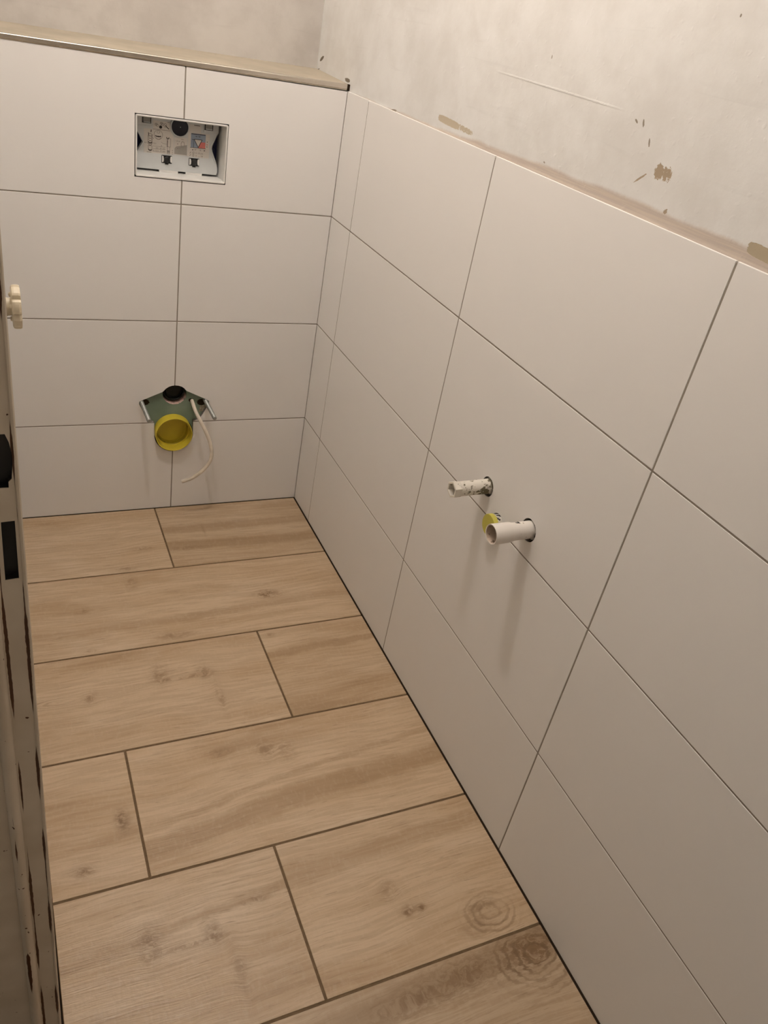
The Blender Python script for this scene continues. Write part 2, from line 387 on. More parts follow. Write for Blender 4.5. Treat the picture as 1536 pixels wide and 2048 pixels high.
# ------------------------------------------------------------------ floor
floor = struct(box('floor', (XL-.30, YF-.10, -.10), (.13, .40, -.0075), 'gap'))
box('grout', (-.8325, YF, -.0075), (-.0030, -.0012, -.0013), 'floor_grout', floor)
FY = [-.0020, -.3025, -.6020, -.9025, -1.2035, -1.5060, -1.8075, -2.1090, YF]
FJ = [[-.4490], [], [-.2980], [-.6680], [-.4346], [], [-.52], [-.25]]
FL, FR, g = -.8318, -.0028, .0024
WOOD = {  # (row, col): seed, knots (x, y, sx, sy, amount), tone, rings, bands
 (0, 0): (1.0, [(-.52, -.20, .035, .008, .45), (-.58, -.285, .03, .010, .5)], -.02, None, ()),
 (0, 1): (2.0, [(-.33, -.14, .004, .03, .35), (-.40, -.22, .06, .012, .45)], -.08, None, ((-.2, -.12, .02, .03, .5), (-.2, -.21, -.02, .03, .6))),
 (1, 0): (3.0, [(-.2285, -.4643, .034, .017, .95), (-.70, -.44, .022, .010, .55), (-.57, -.345, .016, .03, .5), (-.50, -.575, .05, .014, .5), (-.70, -.588, .014, .008, .5)], .0, None, ((-.1, -.50, .03, .02, .45),)),
 (2, 0): (4.0, [(-.560, -.700, .022, .035, .55), (-.460, -.715, .016, .022, .7), (-.44, -.80, .010, .05, .4), (-.51, -.722, .06, .006, .55), (-.72, -.74, .018, .018, .5)], .0, [(-.78, -.735, .10, .022, .55, 26.)], ()),
 (2, 1): (5.0, [(-.27, -.625, .012, .008, .5)], -.02, None, ((-.15, -.69, .05, .018, .6),)),
 (3, 0): (6.0, [(-.6968, -1.0685, .012, .024, 1.1), (-.7788, -1.1578, .020, .012, .85)], .02, None, ()),
 (3, 1): (7.0, [(-.385, -.975, .022, .024, .6), (-.34, -.985, .02, .03, .4), (-.48, -.96, .03, .012, .4)], .03, None, ((-.35, -1.115, .10, .035, .65), (-.2, -1.04, .13, .012, .4))),
 (4, 0): (4.0, [(-.690, -1.325, .022, .032, .6), (-.585, -1.335, .016, .026, .7), (-.555, -1.41, .012, .05, .4), (-.63, -1.345, .06, .006, .55), (-.50, -1.30, .03, .008, .6)], .0, None, ((-.55, -1.30, .10, .012, .45),)),
 (4, 1): (8.0, [(-.2360, -1.4065, .013, .010, 1.1), (-.2100, -1.4085, .010, .008, .9), (-.255, -1.355, .02, .02, .4), (-.095, -1.44, .035, .014, .5), (-.12, -1.47, .03, .02, .4)], .02, [(-.085, -1.455, .075, .055, .7, 30.)], ((-.10, -1.26, .06, .03, .5),)),
 (5, 0): (9.0, [(-.050, -1.540, .045, .028, 1.2), (-.19, -1.545, .10, .030, .75), (-.32, -1.555, .06, .02, .55)], -.12, [(-.045, -1.55, .12, .09, .8, 42.)], ((-.2, -1.545, .05, .035, .6),)),
}
for r in range(8):
    xs = [FL] + [v for v in FJ[r]] + [FR]
    for c in range(len(xs)-1):
        x0 = xs[c] + (g if c else 0); x1 = xs[c+1] - (g if c < len(xs)-2 else 0)
        y1 = FY[r] - (g if r else 0); y0 = FY[r+1] + g
        sd, kn, tn, rg, bd = WOOD.get((r, c), (10.+r*2+c, [], 0, None, ()))
        m = mat_wood('oak_print_tile_%d_%d' % (r, c), sd, kn, tn, rg, bd)
        box('floor_tile', (x0, y0, -.0075), (x1, y1, 0.0), m, floor, .0006, loc=((x0+x1)/2, (y0+y1)/2, 0))

# ------------------------------------------------------------------ right wall
wr = struct(box('wall_right', (.0040, YF-.1, -.10), (.15, YB+.15, ZC), 'plaster_right'))
cut(wr, cut_h)
gr = box('grout', (.0006, YF, .0), (.0040, -.0, 1.1990), 'grout', wr); cut(gr, cut_h)
CY = [-.0006, -.1388, -.7418, -1.3448, -1.9478, YF]
for i in range(5):
    for k in range(4):
        y1 = CY[i] - (G if i else 0); y0 = CY[i+1] + (G if i < 4 else 0)
        z0 = ROWS[k] + (G if k else .0014); z1 = ROWS[k+1] - (G if k < 3 else 0)
        t = box('tile', (0.0, y0, z0), (.0038, y1, z1), 'tile', wr, .0005, loc=(0, (y0+y1)/2, (z0+z1)/2))
        hit = [c for c, (hy, hz, hr) in zip(cut_h, HOLES) if y0 < hy+hr and y1 > hy-hr and z0 < hz+hr and z1 > hz-hr]
        if hit: cut(t, hit)
box('joint_filler', (-.0042, YF, -.0070), (.0050, -.002, .0004), 'gap', wr)

# ------------------------------------------------------------------ back: half-height boxed wall and plaster wall behind it
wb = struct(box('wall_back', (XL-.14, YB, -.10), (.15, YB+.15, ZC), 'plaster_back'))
bm = bmesh.new()
bm_prism(bm, [(XL, 0.0), (.0040, 0.0), (.0040, 1.2020), (XL, 1.2005)], 1, .0110, YB)
wh = struct(link('wall_back_boxing', me_from(bm, 'green'), None, (-.42, .13, 0)))
cut_b = []
for (hx, hz, hr) in ((-.3985, .2520, .0556), (-.3975, .3770, .0335), (-.3985, .3890, .0340)):
    b = bmesh.new(); bm_prism(b, circle(hx, hz, hr, 48), 1, .005, .09); cut_b.append(cutter(b))
cut(wh, [cut_box] + cut_b); kill(cut_b)
gr = box('grout', (XL, .0007, .0), (-.0005, .0110, 1.1990), 'grout', wh); cut(gr, [cut_wc, cut_box])
CX = [XL, -.4004, -.0004]
for i in range(2):
    for k in range(4):
        x0 = CX[i] + (G if i else 0); x1 = CX[i+1] - (G if i < 1 else 0)
        z0 = ROWS[k] + (G if k else .0015); z1 = ROWS[k+1] - (G if k < 3 else .0006)
        t = box('tile', (x0, 0.0, z0), (x1, .0108, z1), 'tile', wh, .0005, loc=((x0+x1)/2, 0, (z0+z1)/2))
        if k < 2: cut(t, [cut_wc])
        if k == 3: cut(t, [cut_box])
bm = bmesh.new()
top = [bm.verts.new(v) for v in ((XL, .004, 1.2112), (.0040, .004, 1.2160), (.0040, YB, 1.2222), (XL, YB, 1.2136))]
bot = [bm.verts.new(v) for v in ((XL, .0112, 1.2006), (.0040, .0112, 1.2021), (.0040, YB, 1.2021), (XL, YB, 1.2006))]
bm.faces.new(top); bm.faces.new(list(reversed(bot)))
for i in range(4): bm.faces.new((top[i], bot[i], bot[(i+1) % 4], top[(i+1) % 4]))
link('ledge_top', me_from(bm, 'ledge'), wh)
# metal edging profile along the ledge
bm = bmesh.new()
def trim_ring(x, zt, zb):
    pr = [(-.0012, zb), (-.0016, zb+.0012), (-.0004, zb+.0022), (-.0016, zb+.0032), (-.0016, zt-.0018), (-.0010, zt-.0006), (.0004, zt), (.0052, zt+.0002), (.0052, zb)]
    return [bm.verts.new((x, a, z)) for a, z in pr]
A = trim_ring(XL, 1.2122, 1.2010); B = trim_ring(-.0035, 1.2172, 1.2036)
bm.faces.new(A); bm.faces.new(list(reversed(B)))
for i in range(len(A)): bm.faces.new((A[i], A[(i+1) % len(A)], B[(i+1) % len(A)], B[i]))
tr = struct(link('trim_1', me_from(bm, 'steel'), None, (-.42, 0, 1.201)))
tr['label'] = 'brushed metal edging strip along the front of the ledge'
box('end_gap_shade', (-.0034, -.0008, 1.2030), (.0038, .0100, 1.2170), 'gap', tr)  # dark block paints the shade of the strip's open end

# ------------------------------------------------------------------ remaining shell
wl = struct(box('wall_left', (XL-.14, Y_DOOR0+.012, -.10), (XL, YB, ZC), 'plaster'))
box('wall_piece', (XL-.14, YF-.1, -.10), (XL, Y_DOOR1-.02, ZC), 'plaster', wl)
box('lintel', (XL-.14, Y_DOOR1-.02, 2.06), (XL, Y_DOOR0+.012, ZC), 'plaster', wl)
struct(box('wall_front', (XL, YF-.12, -.10), (.0040, YF, ZC), 'raw'))
struct(box('ceiling', (XL-.14, YF-.1, ZC), (.15, YB+.15, ZC+.1), 'ceiling'))

# ------------------------------------------------------------------ door frame (no leaf), seen from inside the doorway
def lean(o):
    for v in o.data.vertices: v.co.x += .0051*(v.co.z + WL[o.name].z - .64)
door = bpy.data.objects.new('door_1', None); COL.objects.link(door); door.location = (XL, Y_DOOR0, 0); WL['door_1'] = door.location.copy()
door.empty_display_size = .05; struct(door); door['label'] = 'worn cream painted wooden door frame at the left edge'
jamb = box('jamb', (-.858, Y_DOOR0, -.006), (-.8365, Y_DOOR0+.012, 2.06), 'paint', door); lean(jamb)
bm = bmesh.new(); bm_box(bm, (-.8365, Y_DOOR0-.0015, -.006), (-.8325, Y_DOOR0+.012, 2.06), .0011)
lean(link('edge_strip', me_from(bm, 'paint'), door))
bm = bmesh.new(); bm_prism(bm, [(-.858, Y_DOOR0+.012), (-.858, Y_DOOR0-.003), (-.8595, Y_DOOR0-.0065), (-.863, Y_DOOR0-.009), (-.867, Y_DOOR0-.009), (-.8705, Y_DOOR0-.0065), (-.872, Y_DOOR0-.003), (-.872, Y_DOOR0+.012)], 2, -.006, 2.06)
lean(link('stop_bead', me_from(bm, 'paint', True), door))
lean(box('lining', (XL-.15, Y_DOOR0-.002, -.006), (-.872, Y_DOOR0+.012, 2.06), 'paint', door))
# strike holes: latch above, bolt below (cut through the jamb, dark metal pocket behind, black liner paints in the hole's shade)
ST = [[(-.860, .9840), (-.8398, .9840), (-.8396, .9900), (-.8368, .9930), (-.8352, 1.0080), (-.8352, 1.0190), (-.8366, 1.0290), (-.8392, 1.0370), (-.860, 1.0370)],
      [(-.8500, .8830), (-.8382, .8838), (-.8374, .9492), (-.8488, .9486)]]
for P in ST:
    bm = bmesh.new(); bm_prism(bm, P, 1, Y_DOOR0-.02, Y_DOOR0+.0122); cc = cutter(bm)
    for nm in ('jamb', 'edge_strip'):
        for o in door.children:
            if o.name == nm: cut(o, [cc])
    kill([cc])
    xs = [p[0] for p in P]; zs = [p[1] for p in P]
    # pocket: open box
    x0, x1, z0, z1 = max(min(xs), -.858), max(xs)+.001, min(zs)-.001, max(zs)+.001
    bm = bmesh.new(); y0 = Y_DOOR0+.0095; y1 = Y_DOOR0+.0118
    bm_box(bm, (x0, y0, z0), (x1, y1, z1))
    cx_, cz_ = (x0+x1)/2, (z0+z1)/2
    Q = [(cx_+(px-cx_)*.985, cz_+(pz-cz_)*.996) for px, pz in P]
    va = [bm.verts.new((q[0]+.0051*(q[1]-.64)*0, Y_DOOR0+.0008, q[1])) for q in Q]; vb = [bm.verts.new((q[0], Y_DOOR0+.0110, q[1])) for q in Q]
    for k in range(len(Q)): bm.faces.new((va[k], va[(k+1) % len(Q)], vb[(k+1) % len(Q)], vb[k]))
    link('strike_pocket', me_from(bm, 'black'), door)
lean(box('hinge_jamb', (XL-.15, Y_DOOR1-.02, -.006), (-.8335, Y_DOOR1, 2.06), 'paint', door))
box('head', (XL-.15, Y_DOOR1, 2.03), (-.8335, Y_DOOR0+.012, 2.06), 'paint', door)
kill([cut_wc, cut_box] + cut_h)

# ------------------------------------------------------------------ cistern access box with inspection panel
bx = thing('cistern_access_box', (-.4028, .0, .9535), 'open white rectangular recess with printed labels in the back wall tiles', 'access box')
x0, x1, z0, z1 = BOX; x0 += .0016; x1 -= .0012; z0 += .0018; z1 -= .0020
T = .0040; YI = .0465; YD = .085
bm = bmesh.new()
def ring_(y, ins, rr):
    pts = []
    for (cx, cz, a0) in ((x1-ins-rr, z1-ins-rr, 0), (x0+ins+rr, z1-ins-rr, 90), (x0+ins+rr, z0+ins+rr, 180), (x1-ins-rr, z0+ins+rr, 270)):
        for k in range(4):
            a = math.radians(a0+30*k); pts.append((cx+rr*math.cos(a), y, cz+rr*math.sin(a)))
    return [bm.verts.new(p) for p in pts]
R = [ring_(YD, 0, .004), ring_(-.0004, 0, .004), ring_(-.0014, .0008, .0036), ring_(-.0014, T-.0010, .0028), ring_(-.0004, T, .0025), ring_(YD, T+.0015, .0025)]
for A, B in zip(R, R[1:]):
    for k in range(16): bm.faces.new((A[k], A[(k+1) % 16], B[(k+1) % 16], B[k]))
link('frame', me_from(bm, 'white_plastic', True), bx)
box('dark_cavity', (x0+T-.001, YD-.004, z0+T-.001), (x1-T+.001, YD, z1-T+.001), 'navy', bx)
# inspection panel with its side notches
XA, XB, ZA, ZB = -.5020, -.3040, .9650, 1.0890
pan = prism('inspection_panel', [(XA, ZA), (XA, .9990), (-.4862, 1.0250), (XA, 1.0510), (XA, ZB), (-.3045, ZB), (-.3045, 1.0640), (-.3087, 1.0573), (-.3195, 1.0330), (-.3205, 1.0262), (-.3190, 1.0200), (-.3065, .9930), (-.3035, .9800), (-.3035, .9720), (-.3060, ZA)],
            1, YI, YI+.012, 'panel_plastic', bx, bev=.0006)
# raised rim along the notches
bm = bmesh.new(); bm_tube(bm, [(-.3105, YI, 1.0580), (-.3215, YI, 1.0335), (-.3228, YI, 1.0262), (-.3212, YI, 1.0190), (-.3088, YI, .9925)], .0016, 8)
link('notch_rim', me_from(bm, 'panel_plastic', True), pan)
bm = bmesh.new(); bm_tube(bm, [(-.5000, YI, 1.0500), (-.4852, YI, 1.0250), (-.5000, YI, 1.0000)], .0012, 8)
link('notch_rim', me_from(bm, 'panel_plastic', True), pan)
# bottom tabs under the panel
for (a, c) in ((-.4465, -.4012), (-.3822, -.3418)):
    box('tab', (a, YI-.001, z0+T+.0005), (c, YI+.006, ZA+.0005), 'white_plastic', bx, .0003)
# two raised corner blocks with grey latches
for (a, c, lx) in ((-.5035, -.4640, -.4784), (-.3425, -.3060, -.3309)):
    blk = box('corner_block', (a, YI-.0035, 1.0615), (c, YI+.001, 1.0885), 'panel_plastic', bx, .0012)
    box('latch_slot', (lx-.0104, YI-.0042, 1.0674), (lx+.0104, YI-.0030, 1.0875), 'black', blk)
    box('latch', (lx-.0080, YI-.0062, 1.0692), (lx+.0080, YI-.0040, 1.0880), 'slot_grey', blk, .0008)
    box('latch_lip', (lx-.0080, YI-.0085, 1.0692), (lx+.0080, YI-.0060, 1.0712), 'panel_plastic', blk, .0005)
# round black cap in a grey collar
col = lathe('collar', [(.0205, .0), (.0225, .0), (.0228, .0030), (.0222, .0048), (.0205, .0050), (.0200, .0040), (.0200, 0)], (-.4003, YI, 1.0668), (0, -1, 0), 'panel_plastic', bx, 40)
lathe('round_cap', [(0, .0030), (.0150, .0030), (.0180, .0024), (.0201, .0018), (.0201, -.004)], (-.4003, YI, 1.0668), (0, -1, 0), 'cap_navy', col, 40)
lathe('cap_pin', [(0, .0046), (.0007, .0042), (.0010, .003)], (-.3990, YI, 1.0668), (0, -1, 0), 'white_plastic', col, 10)
# two square black clips with chrome cheeks
for sx in (-.4290, -.3627):
    cl = box('square_clip', (sx-.0128, YI-.0012, .9815), (sx+.0128, YI+.001, .9998), 'black', bx, .0010)
    box('clip_tongue', (sx-.0040, YI-.0016, .9790), (sx+.0040, YI, .9820), 'black', cl, .0005)
    lathe('clip_core', [(0, .0052), (.0055, .0052), (.0070, .0040), (.0075, 0)], (sx, YI-.0005, .9905), (0, -1, 0), 'black', cl, 20)
    for s in (-1, 1):
        prism('chrome_cheek', [(sx+s*.0118, .9840), (sx+s*.0085, .9852), (sx+s*.0075, .9910), (sx+s*.0085, .9975), (sx+s*.0118, .9988)], 1, YI-.0042, YI-.0010, 'white_plastic', cl)
# small blue cavity details
bm = bmesh.new(); bm_lathe(bm, [(0, .004), (.004, .004), (.0055, 0)], (-.3115, .078, 1.021), (0, -1, 0), 16)
link('blue_screw', me_from(bm, 'navy', True), bx)

# printed labels on the panel: paper polygons with print lying 0.1 mm above
def label_(pts, nm='printed_label', mat='paper', parent=pan, y=YI, th=.0003): return prism(nm, pts, 1, y-th, y+.0002, mat, parent)
L1 = label_([(-.4840, 1.0551), (-.4628, 1.0556), (-.4628, 1.0747), (-.4225, 1.0747), (-.4225, 1.0560), (-.4140, 1.0450), (-.4130, 1.0035), (-.4840, 1.0010)])
L2 = label_([(-.4122, 1.0420), (-.3815, 1.0440), (-.3805, 1.0036), (-.4122, 1.0038)])
L3 = label_([(-.3800, 1.0763), (-.3486, 1.0758), (-.3486, 1.0585), (-.3267, 1.0575), (-.3268, 1.0022), (-.3800, 1.0030)])
YP = YI-.0003
class Print:
    """flat ink shapes collected into one mesh on a label"""
    def __init__(s): s.bm = bmesh.new()
    def poly(s, pts): bm_prism(s.bm, pts, 1, YP-.00012, YP+.0001)
    def rect(s, x0, z0, x1, z1): s.poly([(x0, z0), (x1, z0), (x1, z1), (x0, z1)])
    def line(s, x0, z0, x1, z1, w=.0004):
        d = Vector((x1-x0, z1-z0)); n_ = Vector((-d.y, d.x)).normalized()*w*.8
        s.poly([(x0+n_.x, z0+n_.y), (x1+n_.x, z1+n_.y), (x1-n_.x, z1-n_.y), (x0-n_.x, z0-n_.y)])
    def path(s, pts, w=.0004, close=False):
        for a, c in zip(pts, pts[1:]+([pts[0]] if close else [])): s.line(*a, *c, w)
    def ell(s, cx, cz, rx, rz, w=.0004, a0=0, a1=360, n=20):
        s.path([(cx+rx*math.cos(math.radians(a0+(a1-a0)*k/n)), cz+rz*math.sin(math.radians(a0+(a1-a0)*k/n))) for k in range(n+1)], w)
    def disc(s, cx, cz, r): s.poly(circle(cx, cz, r, 14))
    def done(s, nm, mat, parent): return link(nm, me_from(s.bm, mat), parent)
def text(txt, x, z, size, parent, mat='print_line', rot=0.0):
    cu = bpy.data.curves.new('t', 'FONT'); cu.body = txt; cu.size = size; cu.extrude = .00005; cu.resolution_u = 2
    o = bpy.data.objects.new('t', cu); COL.objects.link(o); bpy.context.view_layer.update()
    me = bpy.data.meshes.new_from_object(o.evaluated_get(bpy.context.evaluated_depsgraph_get()))
    bpy.data.objects.remove(o)
    me.transform(Matrix.Translation((x, YP-.00008, z)) @ Matrix.Rotation(rot, 4, 'Y') @ Matrix.Rotation(math.pi/2, 4, 'X'))
    me.materials.clear(); me.materials.append(M[mat])
    return link('lettering', me, parent)
# left label: assembly drawings
p = Print()
for (cx, cz) in ((-.4558, 1.0664), (-.4436, 1.0697)): p.ell(cx, cz, .0032, .0028); p.ell(cx, cz, .0016, .0014); p.ell(cx+.003, cz-.002, .0028, .0026)
p.ell(-.4345, 1.0662, .0030, .0040, .0005); p.ell(-.4503, 1.0440, .0100, .0105); p.ell(-.4503, 1.0500, .0035, .0028); p.ell(-.4503, 1.0380, .0055, .0035)
p.line(-.4628, 1.0556, -.4225, 1.0556, .0005)
for k in range(5): p.ell(-.4692, 1.0420-.0052*k, .0042-.0003*k, .0026, .0005)
p.path([(-.4745, 1.040), (-.4745, 1.022), (-.4645, 1.022), (-.4645, 1.043)], .0005)
p.path([(-.4738, 1.018), (-.4648, 1.018), (-.4648, 1.0085), (-.4728, 1.0085)], .0005, True)
p.path([(-.4290, 1.038), (-.4210, 1.038), (-.4210, 1.0195), (-.4290, 1.0195)], .0004, True)
p.path([(-.4285, 1.0195), (-.4225, 1.0195), (-.4225, 1.0035), (-.4285, 1.0035)], .0004, True)
p.line(-.4632, 1.0178, -.4330, 1.0178, .0003); p.line(-.4632, 1.0120, -.4330, 1.0120, .0003); p.line(-.4632, 1.0058, -.4330, 1.0058, .0003)
p.ell(-.4300, 1.0290, .013, .004, .0003, 180, 270, 8)
p.done('line_drawing', 'print_line', L1)
p = Print()
p.disc(-.4453, 1.0615, .0036); p.path([(-.4345, 1.0665), (-.4310, 1.0630), (-.4255, 1.0588)], .0011); p.ell(-.4503, 1.0430, .0075, .0032, .0013, 200, 330, 8)
p.line(-.4672, 1.0535, -.4676, 1.0480, .0010); p.path([(-.4735, 1.0470), (-.4728, 1.0420), (-.4738, 1.0395)], .0009); p.ell(-.4692, 1.0265, .0048, .0022, .0011, 190, 350, 8); p.ell(-.4690, 1.0100, .0040, .0028, .0012, 170, 350, 8)
p.line(-.4283, 1.0340, -.4288, 1.0190, .0008); p.ell(-.4278, 1.0400, .0026, .0030, .0011, 160, 380, 10); p.disc(-.4620, 1.0350, .0008)
for z in (1.0122, 1.0078, 1.0038): p.disc(-.4160, z, .0007)
p.rect(-.4295, 1.0733, -.4245, 1.0741); p.rect(-.4770, 1.0030, -.4660, 1.0036)
p.done('bold_drawing', 'ink', L1)
p = Print(); p.rect(-.4283, 1.0060, -.4230, 1.0115); p.done('grey_drawing', 'print_grey', L1)
text('4,5', -.4828, 1.0225, .0042, L1); text('7,5 l', -.4622, 1.0225, .0042, L1); text('A', -.4440, 1.0188, .0042, L1)
text('4,5 l', -.4560, 1.0128, .0046, L1); text('61 mm', -.4455, 1.0128, .0044, L1)
text('6 / 7,5 l', -.4628, 1.0068, .0046, L1); text('71 mm', -.4455, 1.0068, .0044, L1)
# middle label: grey wall sketch
p = Print(); p.poly([(-.4110, 1.0180), (-.4070, 1.0225), (-.3970, 1.0245), (-.3815, 1.0280), (-.3810, 1.0048), (-.4112, 1.0052)]); p.done('grey_drawing', 'print_grey', L2)
p = Print(); p.path([(-.3960, 1.0290), (-.3935, 1.0350), (-.3890, 1.0340), (-.3870, 1.0240), (-.3950, 1.0215)], .0005, True); p.disc(-.4040, 1.0285, .0010); p.disc(-.4035, 1.0180, .0009); p.line(-.4000, 1.0180, -.3880, 1.0225, .0004)
p.rect(-.3960, 1.0392, -.3900, 1.0399); p.done('line_drawing', 'print_line', L2)
text('1,5 cm', -.4085, 1.0335, .0038, L2)
# right label: blue field, red field, white triangle
p = Print(); p.rect(-.3725, 1.0244, -.3365, 1.0565); p.done('blue_field', 'print_blue', L3)
YP -= .0001
p = Print(); p.poly([(-.3475, 1.0382), (-.3368, 1.0382), (-.3365, 1.0246), (-.3545, 1.0246)]); p.rect(-.3335, 1.0325, -.3315, 1.0352); p.done('red_field', 'print_red', L3)
p = Print(); p.poly([(-.3640, 1.0430), (-.3455, 1.0430), (-.3540, 1.0262)]); p.done('white_triangle', 'paper', L3)
YP -= .0001
p = Print(); p.path([(-.3645, 1.0434), (-.3450, 1.0434), (-.3540, 1.0256)], .0008, True); p.line(-.3650, 1.0246, -.3650, 1.0420, .0004)
p.rect(-.3715, 1.0543, -.3372, 1.0557); p.rect(-.3610, 1.0493, -.3585, 1.0507); p.rect(-.3560, 1.0493, -.3550, 1.0507); p.rect(-.3530, 1.0493, -.3500, 1.0507); p.line(-.3690, 1.0425, -.3655, 1.0425, .0008)
p.rect(-.3660, 1.0738, -.3515, 1.0750); p.line(-.3740, 1.0242, -.3355, 1.0242, .0005)
for z in (1.0400, 1.0290): p.disc(-.3325, z, .0010)
p.poly([(-.3690, 1.0190), (-.3660, 1.0205), (-.3660, 1.0175)]); p.poly([(-.3360, 1.0195), (-.3395, 1.0210), (-.3395, 1.0180)])
p.done('bold_drawing', 'ink', L3)
p = Print(); p.path([(-.3670, 1.0102), (-.3635, 1.0102), (-.3635, 1.0142), (-.3670, 1.0142)], .0004, True); p.path([(-.3670, 1.0040), (-.3635, 1.0040), (-.3635, 1.0080), (-.3670, 1.0080)], .0004, True)
p.line(-.3740, 1.0100, -.3715, 1.0140, .0006); p.line(-.3740, 1.0045, -.3715, 1.0080, .0006); p.line(-.3530, 1.0040, -.3490, 1.0040, .0004); p.done('tick_boxes', 'print_line', L3)
text('19\u00b0', -.3640, 1.0180, .0050, L3); text('A', -.3500, 1.0180, .0050, L3); text('5 / 0 cm', -.3600, 1.0102, .0056, L3); text('A      / B', -.3600, 1.0040, .0052, L3)

# ------------------------------------------------------------------ toilet connections in the lower cut-out
bm = bmesh.new(); prev = None
for a in range(190, 351, 8):
    ca, sa = math.cos(math.radians(a)), math.sin(math.radians(a)); jg = random.uniform(-.0006, .0004)
    cur = [bm.verts.new((-.3975+(.0334+jg)*ca, .0111, .3770+(.0334+jg)*sa)), bm.verts.new((-.3975+.0330*ca, .0340, .3770+.0330*sa))]
    if prev: bm.faces.new((prev[0], prev[1], cur[1], cur[0]))
    prev = cur
link('board_hole', me_from(bm, 'pink', True), wh)
prism('hole_backing', circle(-.3985, .3850, .0420, 40), 1, .0880, .0898, 'gap', wh)
fp = thing('flush_pipe', (-.3985, .0110, .3800), 'round black rubber flush pipe end in the green board above the yellow plug', 'pipe')
lathe('seal_ring', [(.0312, .0), (.0312, .0050), (.0300, .0072), (.0275, .0078), (.0262, .0066), (.0256, .0020), (.0256, 0)], (-.3985, .0260, .3835), (0, -1, 0), 'rubber', fp, 44)
lathe('tube', [(.0300, .002), (.0300, -.045)], (-.3985, .0260, .3835), (0, -1, 0), 'rubber', fp, 36)
lathe('lip_ring', [(.0256, .0010), (.0235, .0052), (.0222, .0058), (.0212, .0048), (.0205, .0010)], (-.3985, .0260, .3835), (0, -1, 0), 'rubber', fp, 44)
lathe('plug_face', [(0, .0014), (.019, .0014), (.0222, .0008), (.0250, .0004), (.0308, .0003)], (-.3985, .0260, .3835), (0, -1, 0), 'rubber', fp, 36)

dp = thing('drain_pipe', (-.4010, .0110, .2550), 'large round yellow pipe plug sticking out of the back wall near the floor', 'pipe')
YC = (-.4010, -.0200, .2610)
lathe('yellow_cup', [(.0523, -.0700), (.0523, -.0004), (.0520, .0), (.0506, .0), (.0500, -.0006), (.0492, -.0255), (.0452, -.0258), (.0446, -.0268), (.0458, -.0285), (.0452, -.0440), (.0425, -.0450), (.0418, -.0450), (0, -.0450)], YC, (0, -1, 0), 'yellow', dp, 64)
lathe('inner_ring', [(.0446, -.0450), (.0440, -.0400), (.0425, -.0400), (.0418, -.0450)], YC, (0, -1, 0), 'yellow', dp, 56)
for a in (-115, 10, 130):
    ca, sa = math.cos(math.radians(a)), math.sin(math.radians(a))
    bm = bmesh.new(); bm_box(bm, (-.0011, 0, -.0030), (.0011, .0130, .0030))
    me = me_from(bm, 'yellow'); me.transform(Matrix.Translation((YC[0]+.0462*ca, YC[1]+.0265, YC[2]+.0462*sa)) @ Matrix.Rotation(-math.radians(a), 4, 'Y') @ Matrix.Rotation(math.pi/2, 4, 'Y'))
    link('rib', me, dp)
lathe('pipe_hole', [(.0554, .0), (.0554, -.075), (0, -.075)], (-.3985, .0112, .2520), (0, -1, 0), 'gap', wh, 48)

def stud(base, tip, hole_r, label):
    d = (Vector(tip)-Vector(base)); L = d.length
    t = thing('threaded_stud', base, label, 'threaded rod', 'wall studs beside the yellow pipe')
    pr = [(.0058, 0)]; k = .010
    while k < L-.003: pr += [(.0060, k), (.0055, k+.0008)]; k += .0016
    pr += [(.0060, L-.002), (.0050, L), (.0, L)]
    lathe('rod', pr, base, d, 'zinc', t, 18)
    return t
stud((-.4900, .0110, .3560), (-.4860, -.0980, .3490), .008, 'left threaded metal rod beside the yellow drain plug')
stud((-.3110, .0110, .3565), (-.3075, -.1000, .3520), .008, 'right threaded metal rod next to the pale cable')
for (cx, cz, rr) in ((-.4790, .3525, .0110), (-.3205, .3490, .0125)):  # flat dark discs paint the shade of the holes onto the board
    prism('bolt_hole_shade', [(cx+rr*(1+.12*math.sin(3*k+cx*50))*math.cos(k*math.pi/12), cz+rr*.8*math.sin(k*math.pi/12)) for k in range(24)], 1, .0105, .0111, 'gap', wh)
prism('bolt_hole_shade', circle(-.3525, .3560, .0050, 16), 1, .0105, .0111, 'gap', wh)
# rough broken patch of board under the right hole
bm = bmesh.new(); bmesh.ops.create_grid(bm, x_segments=14, y_segments=12, size=1)
for v in bm.verts:
    a, c = v.co.x, v.co.y; jag = random.uniform(-.0006, .0006)
    v.co = Vector((-.3165+a*.0085+c*.002+jag, .0108-.0016*random.random()*(1-abs(a))*(1-abs(c))-.0003, .3290+c*.0100+jag))
bm2 = me_from(bm, plain('crumbled_plaster', (.36, .32, .24), .9, .1, var=.4, scale=220, bump=.6)); link('crumbled_patch', bm2, wh)

cb = thing('cable', (-.3495, .0110, .3550), 'pale curved cable hanging out of the green board over the tiles', 'cable')
path = spline([(-.3478, .0125, .3540), (-.3480, .004, .3530), (-.3437, -.02, .3364), (-.3332, -.042, .3153), (-.3212, -.058, .2910), (-.3093, -.07, .2594), (-.3042, -.077, .2299), (-.3085, -.08, .2034), (-.3247, -.08, .1774), (-.3421, -.077, .158), (-.3608, -.072, .1418), (-.3837, -.065, .1298)])
bm = bmesh.new(); bm_tube(bm, path, .0052, 14); link('sheath', me_from(bm, 'cable', True), cb)
e = path[-1]; dd = (path[-1]-path[-2]).normalized()
lathe('cut_end', [(0, .0006), (.0034, .0005), (.0042, 0)], e, dd, 'slot_grey', cb, 14)

